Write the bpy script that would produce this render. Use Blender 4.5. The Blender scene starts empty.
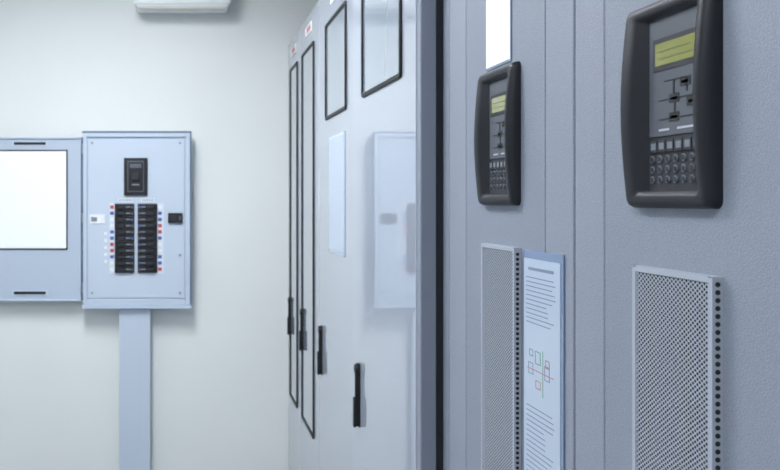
import bpy, bmesh, math, random
from mathutils import Vector, Matrix
random.seed(4)
sc = bpy.context.scene
sc.view_settings.view_transform = 'Standard'
sc.view_settings.look = 'None'

# ------------------------------------------------------------------ materials
def srgb(r, g, b):
    f = lambda c: (c/255/12.92) if c/255 <= .04045 else ((c/255+.055)/1.055)**2.4
    return (f(r), f(g), f(b), 1)

def mat(name, rgb, rough=.5, metal=0., coat=0., coat_r=.05, noise=0., nscale=60., bump=0., bscale=900., emit=0., spec=.5, coat_ior=1.5):
    m = bpy.data.materials.new(name); m.use_nodes = True
    nt = m.node_tree; p = nt.nodes['Principled BSDF']
    c = srgb(*rgb)
    p.inputs['Base Color'].default_value = c
    p.inputs['Roughness'].default_value = rough
    p.inputs['Metallic'].default_value = metal
    p.inputs['Coat Weight'].default_value = coat
    p.inputs['Coat Roughness'].default_value = coat_r
    p.inputs['Coat IOR'].default_value = coat_ior
    p.inputs['Specular IOR Level'].default_value = spec
    tc = nt.nodes.new('ShaderNodeTexCoord')
    if noise > 0:
        n = nt.nodes.new('ShaderNodeTexNoise'); n.inputs['Scale'].default_value = nscale
        n.inputs['Detail'].default_value = 4
        r = nt.nodes.new('ShaderNodeValToRGB')
        r.color_ramp.elements[0].position = .3; r.color_ramp.elements[1].position = .7
        r.color_ramp.elements[0].color = tuple(v*(1-noise) for v in c[:3])+(1,)
        r.color_ramp.elements[1].color = tuple(min(1, v*(1+noise)) for v in c[:3])+(1,)
        nt.links.new(tc.outputs['Object'], n.inputs['Vector'])
        nt.links.new(n.outputs['Fac'], r.inputs['Fac'])
        nt.links.new(r.outputs['Color'], p.inputs['Base Color'])
    if bump > 0:
        n2 = nt.nodes.new('ShaderNodeTexNoise'); n2.inputs['Scale'].default_value = bscale
        n2.inputs['Detail'].default_value = 2
        b = nt.nodes.new('ShaderNodeBump'); b.inputs['Strength'].default_value = bump
        b.inputs['Distance'].default_value = .001
        nt.links.new(tc.outputs['Object'], n2.inputs['Vector'])
        nt.links.new(n2.outputs['Fac'], b.inputs['Height'])
        nt.links.new(b.outputs['Normal'], p.inputs['Normal'])
    if emit > 0:
        p.inputs['Emission Color'].default_value = c
        p.inputs['Emission Strength'].default_value = emit
    return m

M = dict(
 wall=mat('wall_paint', (228,231,227), .75, noise=.012, nscale=3, bump=.08, bscale=150),
 wallside=mat('wall_paint_side', (222,227,230), .8),
 ceil=mat('ceiling_white', (235,237,238), .8),
 floor=mat('floor_vinyl', (150,155,160), .35, noise=.08, nscale=30),
 base=mat('baseboard_grey', (120,124,128), .5),
 gloss=mat('enamel_offwhite', (170,178,190), .4, coat=1, coat_r=.01, coat_ior=2.6),
 glass=mat('window_glass', (150,162,175), .2, coat=1, coat_r=.012, coat_ior=2.3),
 carc=mat('carcass_grey', (120,126,134), .6),
 gap=mat('shadow_gap', (40,42,48), .8),
 black=mat('black_plastic', (17,18,21), .5),
 gasket=mat('black_rubber', (18,19,22), .5),
 post=mat('corner_post', (132,138,150), .4),
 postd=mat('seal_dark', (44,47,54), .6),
 ups=mat('powdercoat_bluegrey', (145,151,163), .5, noise=.14, nscale=520, bump=.9, bscale=520),
 upsb=mat('powdercoat_bluegrey_door', (139,146,158), .5, noise=.14, nscale=520, bump=.9, bscale=520),
 bezel=mat('bezel_charcoal', (27,29,34), .42, bump=.25, bscale=1500, spec=.35),
 dplate=mat('display_plate', (84,89,96), .45, noise=.04, nscale=600),
 dark=mat('dark_recess', (40,42,47), .6),
 lcd=mat('lcd_green_yellow', (134,136,48), .15, coat=1, emit=.02),
 lcdd=mat('lcd_text', (100,104,42), .3),
 trace=mat('mimic_trace', (22,24,28), .5),
 tracel=mat('mimic_trace_light', (186,190,196), .5),
 key=mat('key_grey', (120,126,134), .4),
 keyd=mat('key_dark', (40,42,47), .4),
 perf=mat('perforated_steel', (172,178,188), .45, metal=.1),
 perfback=mat('dark_hole_backing', (36,39,45), .8),
 paper=mat('paper', (244,247,250), .6, emit=.05),
 paperb=mat('paper_blue', (184,198,214), .4, coat=.6, coat_r=.1),
 clear=mat('acrylic_edge', (112,134,166), .2, coat=1),
 ink=mat('ink', (128,142,164), .6),
 inkr=mat('ink_red', (190,120,120), .6),
 inkg=mat('ink_green', (110,160,120), .6),
 pbox=mat('panel_box_paint', (190,203,216), .4, noise=.01, nscale=5),
 pcover=mat('panel_cover_paint', (194,206,218), .4),
 pdoor=mat('panel_door_paint', (182,194,207), .4),
 pshadow=mat('panel_seam_and_rim_shadow', (96,112,132), .6),
 trunk=mat('trunking_pvc', (195,206,218), .4),
 white=mat('white_plastic', (232,234,234), .45),
 tagw=mat('tag_white', (214,220,228), .5),
 beige=mat('fixture_lip', (214,212,200), .5),
 red=mat('tag_red', (190,78,84), .5),
 blue=mat('tag_blue', (76,104,168), .5),
 brk=mat('breaker_black', (20,21,25), .4),
 brkg=mat('breaker_grey', (88,94,104), .4),
 screw=mat('screw_metal', (150,158,168), .3, metal=.8),
 diff=mat('light_diffuser', (244,248,255), .5, emit=1.0),
 chrome=mat('hinge_metal', (170,176,184), .3, metal=.9),
)

# ------------------------------------------------------------------ builders
def empty(name, loc):
    e = bpy.data.objects.new(name, None); e.location = loc
    e.empty_display_size = .1
    sc.collection.objects.link(e); return e

class B:
    def __init__(s): s.bm = bmesh.new(); s.mats = []
    def mi(s, m):
        if m not in s.mats: s.mats.append(m)
        return s.mats.index(m)
    def box(s, x0, x1, y0, y1, z0, z1, m):
        x0, x1 = sorted((x0, x1)); y0, y1 = sorted((y0, y1)); z0, z1 = sorted((z0, z1))
        v = [s.bm.verts.new((x, y, z)) for x in (x0, x1) for y in (y0, y1) for z in (z0, z1)]
        i = s.mi(m)
        for f in ((0,1,3,2),(4,6,7,5),(0,4,5,1),(2,3,7,6),(0,2,6,4),(1,5,7,3)):
            s.bm.faces.new([v[k] for k in f]).material_index = i
    def cyl(s, c, axis, r, h, m, n=14, r2=None):
        """cylinder centred at c with its axis along x, y or z"""
        r2 = r if r2 is None else r2
        i = s.mi(m); rings = []
        for t, rr in ((-h/2, r), (h/2, r2)):
            ring = []
            for k in range(n):
                a = 2*math.pi*k/n; p, q = rr*math.cos(a), rr*math.sin(a)
                o = {'x': (t, p, q), 'y': (p, t, q), 'z': (p, q, t)}[axis]
                ring.append(s.bm.verts.new(Vector(c)+Vector(o)))
            rings.append(ring)
        for k in range(n):
            s.bm.faces.new([rings[0][k], rings[0][(k+1) % n], rings[1][(k+1) % n], rings[1][k]]).material_index = i
        s.bm.faces.new(rings[0]).material_index = i
        s.bm.faces.new(rings[1]).material_index = i
    def loft(s, rings, m, fill=None, closed=False, smooth=True):
        i = s.mi(m)
        vs = [[s.bm.verts.new(p) for p in r] for r in rings]
        n = len(vs[0])
        pairs = list(zip(vs[:-1], vs[1:]))
        if closed: pairs.append((vs[-1], vs[0]))
        for a, b in pairs:
            for k in range(n):
                f = s.bm.faces.new([a[k], a[(k+1) % n], b[(k+1) % n], b[k]]); f.material_index = i; f.smooth = smooth
        if fill is not None:
            f = s.bm.faces.new(vs[-1]); f.material_index = s.mi(fill)
    def done(s, name, parent=None, bevel=0., seg=2):
        bmesh.ops.recalc_face_normals(s.bm, faces=s.bm.faces)
        me = bpy.data.meshes.new(name)
        bb = [v.co.copy() for v in s.bm.verts]
        c = Vector([(min(v[k] for v in bb)+max(v[k] for v in bb))/2 for k in range(3)])
        if parent is not None: c = Vector(parent.location)
        bmesh.ops.translate(s.bm, verts=s.bm.verts, vec=-c)
        s.bm.to_mesh(me); s.bm.free()
        for m in s.mats: me.materials.append(m)
        o = bpy.data.objects.new(name, me); sc.collection.objects.link(o)
        if parent is not None: o.parent = parent
        else: o.location = c
        if bevel > 0:
            b = o.modifiers.new('bevel', 'BEVEL'); b.width = bevel; b.segments = seg
            b.limit_method = 'ANGLE'; b.angle_limit = math.radians(50)
        return o

def sbox(name, a, m, parent=None, bevel=0.):
    b = B(); b.box(*a, m); return b.done(name, parent, bevel)

def rrect(y0, y1, z0, z1, r, nc=6, ns=8):
    """rounded rectangle outline in the y-z plane"""
    pts = []
    cs = [((y1-r, z1-r), 0), ((y0+r, z1-r), 90), ((y0+r, z0+r), 180), ((y1-r, z0+r), 270)]
    for ci, (c, a0) in enumerate(cs):
        arc = [(c[0]+r*math.cos(math.radians(a0+90*k/nc)), c[1]+r*math.sin(math.radians(a0+90*k/nc))) for k in range(nc+1)]
        pts += arc
        n = cs[(ci+1) % 4]
        a1 = math.radians(n[1])
        nx = (n[0][0]+r*math.cos(a1), n[0][1]+r*math.sin(a1))
        for k in range(1, ns):
            t = k/ns; pts.append((arc[-1][0]*(1-t)+nx[0]*t, arc[-1][1]*(1-t)+nx[1]*t))
    return pts

# ------------------------------------------------------------------ room shell
XL, XR, YB, YF, H = -2.1, 1.42, -2.2, 4.5, 3.0
sbox('floor', (XL-.1, XR+.1, YB-.1, YF+.1, -.1, 0), M['floor'])
sbox('ceiling', (XL-.1, XR+.1, YB-.1, YF+.1, H, H+.1), M['ceil'])
sbox('wall_back', (XL-.1, XR+.1, YF, YF+.1, 0, H), M['wall'])
sbox('wall_rear', (XL-.1, XR+.1, YB-.1, YB, 0, H), M['wallside'])
sbox('wall_left', (XL-.1, XL, YB, YF, 0, H), M['wallside'])
sbox('wall_right', (XR, XR+.1, YB, YF, 0, H), M['wallside'])
sbox('baseboard_back', (XL, .5, YF-.012, YF, 0, .08), M['base'], bevel=.003)
sbox('baseboard_left', (XL, XL+.012, YB, YF-.012, 0, .08), M['base'], bevel=.003)

# ceiling lights
def ceiling_light(x, y, strength):
    e = empty('ceiling_light', (x, y, H-.03))
    b = B()
    b.box(x-.32, x+.32, y-.64, y-.6, H-.06, H, M['white']); b.box(x-.32, x+.32, y+.6, y+.64, H-.06, H, M['white'])
    b.box(x-.32, x-.28, y-.6, y+.6, H-.06, H, M['white']); b.box(x+.28, x+.32, y-.6, y+.6, H-.06, H, M['white'])
    b.done('housing', e, .004)
    d = M['diff'].copy(); d.node_tree.nodes['Principled BSDF'].inputs['Emission Strength'].default_value = strength
    sbox('diffuser', (x-.28, x+.28, y-.6, y+.6, H-.045, H-.02), d, e)
ceiling_light(-.45, 2.75, 30)
ceiling_light(-.75, 0., 20)

# ------------------------------------------------------------------ switchgear row (glossy, face at x=.53)
GX = .53
def window(e, y0, y1, z0, z1):
    b = B(); w = .012
    R = []
    for ins, p in ((0, 0), (0, .005), (.002, .0065), (w-.002, .0065), (w, .005), (w, 0)):
        R.append([(GX-p, y, z) for y, z in rrect(y0+ins, y1-ins, z0+ins, z1-ins, .014-ins*.6)])
    b.loft(R, M['gasket'], smooth=False); g = b.done('window_gasket', e)
    b = B(); b.loft([[(GX-.0012, y, z) for y, z in rrect(y0+w*.6, y1-w*.6, z0+w*.6, z1-w*.6, .008)]], M['glass'], fill=M['glass'])
    return [g, b.done('window_glass', e)]

def handle(e, y):
    b = B()
    b.box(GX-.006, GX, y-.011, y+.011, .94, 1.132, M['black'])
    b.box(GX-.014, GX-.005, y-.008, y+.008, .943, 1.13, M['black'])
    b.box(GX-.019, GX-.012, y-.010, y+.010, .94, 1.03, M['black'])
    b.cyl((GX-.009, y, 1.114), 'x', .013, .014, M['black'])
    return [b.done('lever_handle', e, .003)]

segs = [(4.037, 4.495), (3.462, 4.033), (2.708, 3.458), (2.0, 2.704)]
GT = 2.42
for i, (a, c) in enumerate(segs):
    e = empty('switchgear_cabinet', ((GX+1.35)/2, (a+c)/2, 0))
    b = B(); b.box(GX+.022, 1.35, a, c, .1, GT-.005, M['carc']); b.box(GX+.05, 1.33, a+.005, c-.005, 0, .1, M['gap'])
    b.done('carcass', e, .003)
    mv = [sbox('door', (GX, GX+.0215, a+.003, c-.003, .11, GT), M['gloss'], e, .003)]
    if i == 0:
        mv += window(e, 4.115, 4.40, .63, 2.28); mv += handle(e, 4.38)
    elif i == 1:
        mv += window(e, 3.585, 3.95, .63, 2.28); mv += handle(e, 3.92)
    elif i == 2:
        mv += window(e, 2.86, 3.28, 1.92, 2.28); mv += handle(e, 3.38)
        b = B(); b.box(GX-.003, GX, 2.885, 3.2, 1.43, 1.85, M['pdoor']); b.box(GX-.004, GX-.003, 2.90, 3.19, 1.44, 1.84, M['paperb'])
        mv.append(b.done('drawing_card', e, .001))
    else:
        mv += window(e, 2.12, 2.555, 1.92, 2.28); mv += handle(e, 2.6)
    b = B(); ym = (a+c)/2
    b.box(GX-.003, GX, ym-.09, ym+.09, 2.335, 2.375, M['white'])
    b.box(GX-.004, GX-.003, ym-.075, ym+.04, 2.345, 2.367, M['inkr'])
    mv.append(b.done('name_tag', e))
    if i == 3:   # door turned slightly about its near edge to shift the panelboard's reflection
        L0 = Vector(e.location); piv = Vector((GX, a, 0))-L0
        T = Matrix.Translation(piv) @ Matrix.Rotation(math.radians(.95), 4, 'Z') @ Matrix.Translation(-piv)
        for o in mv: o.data.transform(T)
        b = B()
        b.box(GX+.001, GX+.037, 1.964, 1.997, .1, GT, M['post'])
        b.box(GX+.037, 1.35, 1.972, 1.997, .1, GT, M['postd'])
        b.done('end_post', e, .003)

# ------------------------------------------------------------------ UPS cabinets (powder coated, face at x=.58)
UX = .58; UT = 2.3
def ups(y0, y1, panels):
    e = empty('ups_cabinet', ((UX+1.35)/2, (y0+y1)/2, 0))
    b = B(); b.box(UX+.016, 1.35, y0, y1, .1, UT-.01, M['gap']); b.box(UX+.05, 1.33, y0+.005, y1-.005, 0, .1, M['gap'])
    b.done('carcass', e)
    b = B(); b.box(UX+.001, 1.351, y0, y1, UT-.009, UT, M['ups']); b.done('top_cover', e, .003)
    for n, a, c, g in panels:
        sbox(n, (UX, UX+.0155, a+.0012, c-.0012, .11, UT-.012), M['upsb'] if n == 'door' else M['ups'], e, .0022)
ups(1.297, 1.96, [('filler_strip', 1.914, 1.96, 0), ('stile_1', 1.798, 1.914, 0), ('door', 1.402, 1.798, 0), ('stile_2', 1.299, 1.402, 0)])
ups(.69, 1.2955, [('stile_1', 1.204, 1.2955, 0), ('door', .81, 1.204, 0), ('stile_2', .69, .81, 0)])
ups(.085, .6885, [('stile_1', .598, .6885, 0), ('door', .205, .598, 0), ('stile_2', .085, .205, 0)])

# ------------------------------------------------------------------ control display
def display(yn):
    """yn = y of the edge nearest the camera; 184 x 250 mm"""
    y0, y1, z0, z1 = yn, yn+.184, 1.61, 1.862
    e = empty('control_display_panel', (UX, (y0+y1)/2, (z0+z1)/2))
    def P(z): return .0145+.009*math.sin(math.pi*max(0, min(1, (z-z0)/(z1-z0))))
    R = []
    for i0, i1, iv, k, base, r in ((0,0,0,0,0,.010),(.0005,.0005,.0005,.4,0,.010),(.004,.004,.003,.85,0,.010),(.008,.008,.006,.98,0,.009),(.012,.012,.010,1,0,.008),(.018,.022,.014,.97,0,.007),(.022,.032,.018,.86,0,.006),(.025,.043,.020,0,.0045,.005)):
        R.append([(UX-(P(z)*k+base), y, z) for y, z in rrect(y0+i0, y1-i1, z0+iv, z1-iv, r)])
    b = B(); b.loft(R, M['bezel'], fill=M['dark']); b.done('bezel', e)
    X = UX-.0045
    a, c = y0+.026, y1-.046
    b = B()
    b.box(X-.0015, X, a, c, 1.697, 1.838, M['dplate'])
    b.box(X-.0025, X-.0015, a+.001, c-.010, 1.776, 1.815, M['dark'])
    b.box(X-.0031, X-.0025, a+.003, c-.016, 1.782, 1.809, M['lcd'])
    for k in range(2):
        b.box(X-.0032, X-.0031, a+.012+.01*k, c-.024, 1.789+.009*k, 1.7905+.009*k, M['lcdd'])
    b.done('lcd_screen', e)
    b = B(); t = .0012; Xt = X-.0015
    W = c-a
    def L(u0, u1, v0, v1, m=M['trace']): b.box(Xt-.0008, Xt, c-u1*W, c-u0*W, v0, v1, m)
    def hl(u0, u1, v): L(u0, u1, v-t/2, v+t/2)
    def vl(u, v0, v1): L(u-.01, u+.01, v0, v1)
    hl(.30, .72, 1.762); vl(.72, 1.745, 1.762); hl(.2, .4, 1.740); hl(.56, .92, 1.740)
    for u, v in ((.40, 1.735), (.60, 1.752), (.72, 1.728), (.40, 1.713)):
        L(u, u+.18, v, v+.0105); L(u+.03, u+.15, v+.003, v+.0065, M['tracel'])
    vl(.48, 1.745, 1.762); vl(.5, 1.722, 1.735); hl(.58, .84, 1.717); vl(.84, 1.717, 1.73); hl(.2, .44, 1.717)
    L(.2, .4, 1.703, 1.7055, M['tracel']); L(.55, .85, 1.703, 1.7055, M['tracel'])
    b.done('mimic_diagram', e)
    b = B()
    for k in range(6):
        u = a+.002+k*(W-.004)/6
        b.box(X-.003, X, u+.001, u+(W-.004)/6-.001, 1.678, 1.692, M['keyd'])
        b.box(X-.0034, X-.003, u+.003, u+(W-.004)/6-.005, 1.681, 1.689, M['key'])
    for j in range(3):
        for k in range(7):
            u = a+.006+k*(W-.012)/6
            b.cyl((X-.001, u, 1.6695-.0125*j), 'x', .0044, .002, M['key'], 12)
            b.cyl((X-.0022, u, 1.6695-.0125*j), 'x', .0033, .0014, M['keyd'], 12)
    b.done('keypad', e)
display(.937); display(1.503); display(.33)

# ------------------------------------------------------------------ perforated grilles
def grille(yn, zb, zt=1.537):
    y0, y1, p = yn, yn+.168, .011
    e = empty('ventilation_grille', (UX, (y0+y1)/2, (zb+zt)/2))
    bd = .003; X = UX-p
    n = 19; A = (y1-y0-2*bd)/(2*n)
    Bz = A*.72; rows = int((zt-zb-2*bd)/Bz)
    bm = B(); i = bm.mi(M['perf'])
    cache = {}
    def V(x, y, z):
        k = (round(x, 5), round(y, 5), round(z, 5))
        if k not in cache: cache[k] = bm.bm.verts.new((x, y, z))
        return cache[k]
    for r in range(1, rows):
        for q in range(1, 2*n):
            if (r+q) % 2: continue
            cy, cz = y0+bd+q*A, zb+bd+r*Bz
            outer = []; inner = []
            for k in range(8):
                ang = math.pi*k/4
                if k % 2 == 0: o = (A*math.cos(ang), Bz*math.sin(ang))
                else: o = (A*.5*(1 if math.cos(ang) > 0 else -1), Bz*.5*(1 if math.sin(ang) > 0 else -1))
                outer.append(V(X, cy+o[0], cz+o[1]))
                inner.append(V(X, cy+A*.60*math.cos(ang), cz+Bz*.60*math.sin(ang)))
            for k in range(8):
                bm.bm.faces.new([outer[k], outer[(k+1) % 8], inner[(k+1) % 8], inner[k]]).material_index = i
    o = bm.done('perforated_sheet', e)
    s = o.modifiers.new('thick', 'SOLIDIFY'); s.thickness = .0006; s.offset = 0
    f = B(); w = bd+A*1.02
    f.box(X-.001, UX, y0, y0+.0015, zb, zt, M['perf']); f.box(X-.001, UX, y1-.0015, y1, zb, zt, M['perf'])
    f.box(X-.001, X+.0005, y0+.0015, y0+w, zb, zt, M['perf']); f.box(X-.001, X+.0005, y1-w, y1-.0015, zb, zt, M['perf'])
    f.box(X-.001, UX, y0+.0015, y1-.0015, zt-.0015, zt, M['perf']); f.box(X-.001, UX, y0+.0015, y1-.0015, zb, zb+.0015, M['perf'])
    f.box(X-.001, X+.0005, y0+w, y1-w, zt-.007, zt-.0015, M['perf']); f.box(X-.001, X+.0005, y0+w, y1-w, zb+.0015, zb+.007, M['perf'])
    f.done('frame', e)
    g = B(); g.box(UX-.005, UX, y0+.002, y1-.002, zb+.002, zt-.002, M['perfback'])  # dark sheet stands for the shade behind the perforations
    k = zb+.010
    while k < zt-.008:
        g.cyl((UX-.006, y0, k), 'y', .0029, .0008, M['perfback'], 10); k += .0086  # dark discs painted as the shaded insides of side holes
    g.done('dark_backing', e)
grille(.937, 1.08); grille(1.503, 1.0); grille(.33, 1.08)

# ------------------------------------------------------------------ document holder
e = empty('document_holder', (UX, 1.4, 1.3))
b = B(); b.box(UX-.003, UX, 1.328, 1.485, 1.08, 1.536, M['clear']); b.done('acrylic_sleeve', e, .001)
b = B(); b.box(UX-.004, UX-.003, 1.337, 1.479, 1.09, 1.522, M['paperb']); b.done('paper_sheet', e)
b = B(); Xp = UX-.004
def T(y0, y1, z0, z1, m='ink'): b.box(Xp-.0003, Xp, y0, y1, z0, z1, M[m])
T(1.36, 1.46, 1.503, 1.508)
z = 1.49
while z > 1.41:
    T(1.35+random.random()*.04, 1.47, z, z+.0018); z -= .0075
for yy, zz, w, h, m in ((1.44,1.33,.02,.018,'ink'),(1.41,1.35,.022,.02,'inkg'),(1.375,1.33,.02,.022,'ink'),(1.41,1.31,.02,.012,'inkr'),(1.375,1.35,.016,.012,'inkr'),(1.44,1.36,.016,.01,'ink')):
    T(yy, yy+w, zz, zz+.0015, m); T(yy, yy+w, zz+h, zz+h+.0015, m); T(yy, yy+.002, zz, zz+h, m); T(yy+w-.002, yy+w, zz, zz+h, m)
T(1.36, 1.465, 1.338, 1.3395, 'inkr'); T(1.40, 1.402, 1.30, 1.375, 'inkg')
z = 1.275
while z > 1.11:
    T(1.352+random.random()*.05, 1.468, z, z+.0018); z -= .0085
b.done('printed_text', e)

# white notice on the cabinet above the display
b = B(); b.box(UX-.002, UX, 1.544, 1.672, 1.868, 2.17, M['clear']); b.box(UX-.003, UX-.002, 1.547, 1.669, 1.872, 2.166, M['paper'])
b.done('paper_notice')

# ------------------------------------------------------------------ panelboard on back wall
YW = YF-.003      # mounting plane, a hair off the plaster
s = .00507
def px(x): return (x-186)*s
def pz(y): return 1.62-(y-200)*s
e = empty('electrical_panelboard', (px(136), 4.45, pz(220)))
F = 4.40
b = B()
b.box(px(83), px(190), F+.012, YW, pz(133), pz(305), M['pbox'])
b.box(px(83), px(87), F, F+.012, pz(133), pz(305), M['pbox']); b.box(px(185.5), px(190), F, F+.012, pz(133), pz(305), M['pbox'])
b.box(px(87), px(185.5), F, F+.012, pz(133), pz(137), M['pbox']); b.box(px(87), px(185.5), F, F+.012, pz(299), pz(305), M['pbox'])
b.done('enclosure', e, .002)
b = B()
b.box(px(82), px(191.5), F+.004, F+.03, pz(131), pz(133), M['pshadow']); b.box(px(190), px(191.5), F+.004, F+.03, pz(133), pz(307), M['pshadow'])  # dark strips stand in for the shadow along the box rim
b.box(px(82), px(191.5), F-.006, F+.05, pz(305), pz(308.5), M['pbox'])
b.done('lip_and_rim_shadow', e, .001)
b = B(); b.box(px(88), px(184.5), F+.006, F+.012, pz(138.5), pz(298), M['pcover'])
b.done('dead_front_cover', e, .0015)
C = F+.006
b = B()
for X_, Z_ in ((92,143),(180,143),(92,293),(180,293),(92,218),(180,255)):
    b.cyl((px(X_), C-.002, pz(Z_)), 'y', .006, .004, M['screw'])
b.done('cover_screws', e)
b = B()
b.box(px(124), px(147.5), C-.012, C, pz(158), pz(195.5), M['brk'])
b.box(px(127.5), px(144), C-.014, C-.012, pz(161), pz(192), M['brkg'])
b.box(px(128.3), px(143.2), C-.016, C-.0135, pz(162), pz(191), M['brk'])
b.box(px(132.5), px(139), C-.03, C-.014, pz(173), pz(180), M['keyd'])
b.box(px(130), px(141.5), C-.018, C-.016, pz(164), pz(168), M['brkg'])
b.box(px(132), px(139.5), C-.018, C-.016, pz(184), pz(185.5), M['key'])
b.done('main_breaker', e, .001)
for nm, x0, x1, xt0, xt1 in (('breaker_row_1',115,134,110,114.3),('breaker_row_2',138,157,158,163)):
    b = B(); n = 11; h = (272.5-204)/n
    b.box(px(x0-.4), px(x1+.4), C-.004, C, pz(203.5), pz(273), M['brkg'])
    for k in range(n):
        y = 204+k*h
        b.box(px(x0), px(x1), C-.014, C-.004, pz(y+.25), pz(y+h-.25), M['brk'])
        xa = x0+3.5 if nm.endswith('1') else x0+9.5
        b.box(px(xa), px(xa+5.5), C-.026, C-.014, pz(y+1.8), pz(y+h-1.8), M['keyd'])
        xb = x0+11 if nm.endswith('1') else x0+3.0
        b.box(px(xb), px(xb+4.5), C-.0145, C-.014, pz(y+2.2), pz(y+3.6), M['key'])
        xc = x0+16.4 if nm.endswith('1') else x0+.6
        b.box(px(xc), px(xc+1.8), C-.0145, C-.014, pz(y+2), pz(y+4.4), M['blue'] if (k*7+int(x0)) % 3 == 0 else M['brkg'])
    b.done(nm, e, .0006)
    b = B()
    b.box(px(xt0-.8), px(xt1+.6), C-.001, C, pz(203), pz(273.5), M['tagw'])
    for k in range(n):
        y = 204+k*h
        c = M[['red','blue','white','red','blue','white','blue'][(k*3+int(x0)) % 7]]
        b.box(px(xt0), px(xt0+3.8), C-.002, C-.001, pz(y+1.4), pz(y+h-1.6), c)
    b.done('circuit_tags', e)
b = B()
b.box(px(168), px(182.5), C-.014, C, pz(213), pz(223), M['brk']); b.box(px(170), px(176), C-.017, C-.014, pz(215.5), pz(221), M['keyd'])
b.box(px(179), px(181), C-.016, C-.014, pz(216), pz(220), M['brkg'])
b.done('surge_indicator', e, .001)
b = B()
b.box(px(89.5), px(105), C-.004, C, pz(214.5), pz(223.5), M['white']); b.box(px(91), px(97), C-.008, C-.004, pz(217), pz(221), M['chrome'])
for k in range(5): b.box(px(104), px(107), C-.0012, C, pz(232+k*7), pz(235+k*7), M['white'])
b.box(px(118), px(132), C-.0012, C, pz(198.5), pz(201.5), M['white']); b.box(px(141), px(154), C-.0012, C, pz(198.5), pz(201.5), M['white'])
for k in range(5):
    b.box(px(119+k*2.6), px(120.6+k*2.6), C-.0016, C-.0012, pz(199.2), pz(200.8), M['ink']); b.box(px(142+k*2.4), px(143.4+k*2.4), C-.0016, C-.0012, pz(199.2), pz(200.8), M['ink'])
b.done('latch_and_labels', e)
b = B()
D0, D1 = px(-24), px(80.5)
b.box(D0, D1, F+.028, F+.045, pz(137), pz(301.5), M['pdoor'])
b.box(D0, D1, F+.018, F+.028, pz(137), pz(138.4), M['pbox']); b.box(D0, D1, F+.018, F+.028, pz(300), pz(301.5), M['pbox'])
b.box(px(79.3), D1, F+.018, F+.028, pz(138.4), pz(300), M['pbox']); b.box(D0, px(-22.8), F+.018, F+.028, pz(138.4), pz(300), M['pbox'])
b.done('open_door', e, .0015)
b = B()
for za in (148, 218, 288): b.cyl((px(81.8), F+.03, pz(za)), 'z', .006, .05, M['chrome'])
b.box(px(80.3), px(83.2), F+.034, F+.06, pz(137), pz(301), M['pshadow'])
b.done('hinges', e)
b = B()
G = F+.028
b.box(px(-12), px(67), G-.004, G, pz(149.5), pz(250), M['gasket'])
b.box(px(-10.5), px(65.5), G-.005, G-.004, pz(151), pz(248.5), M['paper'])
b.done('circuit_directory_card', e)
b = B()
for zt in (140.6, 290.8):
    b.box(px(11), px(47), G-.003, G, pz(zt), pz(zt+5), M['pbox'])
    b.box(px(13), px(45), G-.0045, G-.003, pz(zt+1.2), pz(zt+4), M['gasket'])
b.done('door_slots', e, .001)

# trunking below the panelboard
b = B()
sw = .0051
X0, X1 = (120-186)*sw, (149.5-186)*sw
b.box(X0, X1, 4.43, YF-.013, .08, pz(309), M['trunk'])
b.box(X0-.004, X1+.004, 4.425, 4.433, .08, pz(309.5), M['trunk'])
b.box(X0-.008, X1+.008, 4.42, YF-.013, 0.001, .08, M['pdoor'])
b.done('cable_trunking', None, .003)

# wall mounted air conditioner (only its underside edge enters the photo)
e = empty('air_conditioner', (-.01, 4.4, 2.7))
b = B()
b.box(-.255, .215, 4.33, YW, 2.585, 2.86, M['white']); b.done('body', e, .012)
b = B(); b.box(-.262, .222, 4.322, 4.36, 2.60, 2.84, M['white'])
b.box(-.235, .195, 4.335, 4.40, 2.578, 2.586, M['beige'])
for k in range(3): b.box(-.23, .19, 4.3205, 4.323, 2.70+.04*k, 2.703+.04*k, M['pdoor'])
b.done('front_grille', e, .003)

# ------------------------------------------------------------------ world + camera
w = bpy.data.worlds.new('world'); sc.world = w; w.use_nodes = True
w.node_tree.nodes['Background'].inputs[0].default_value = (.8, .85, .9, 1)
w.node_tree.nodes['Background'].inputs[1].default_value = .3
cam = bpy.data.cameras.new('camera'); co = bpy.data.objects.new('camera', cam)
sc.collection.objects.link(co); sc.camera = co
co.location = (0, 0, 1.62); co.rotation_euler = (math.radians(90), 0, 0)
cam.sensor_width = 36; cam.lens = 36*868/780
cam.shift_x = (390-186)/780; cam.shift_y = -35/780
cam.clip_start = .02
cam.dof.use_dof = True; cam.dof.focus_distance = 1.45; cam.dof.aperture_fstop = 10
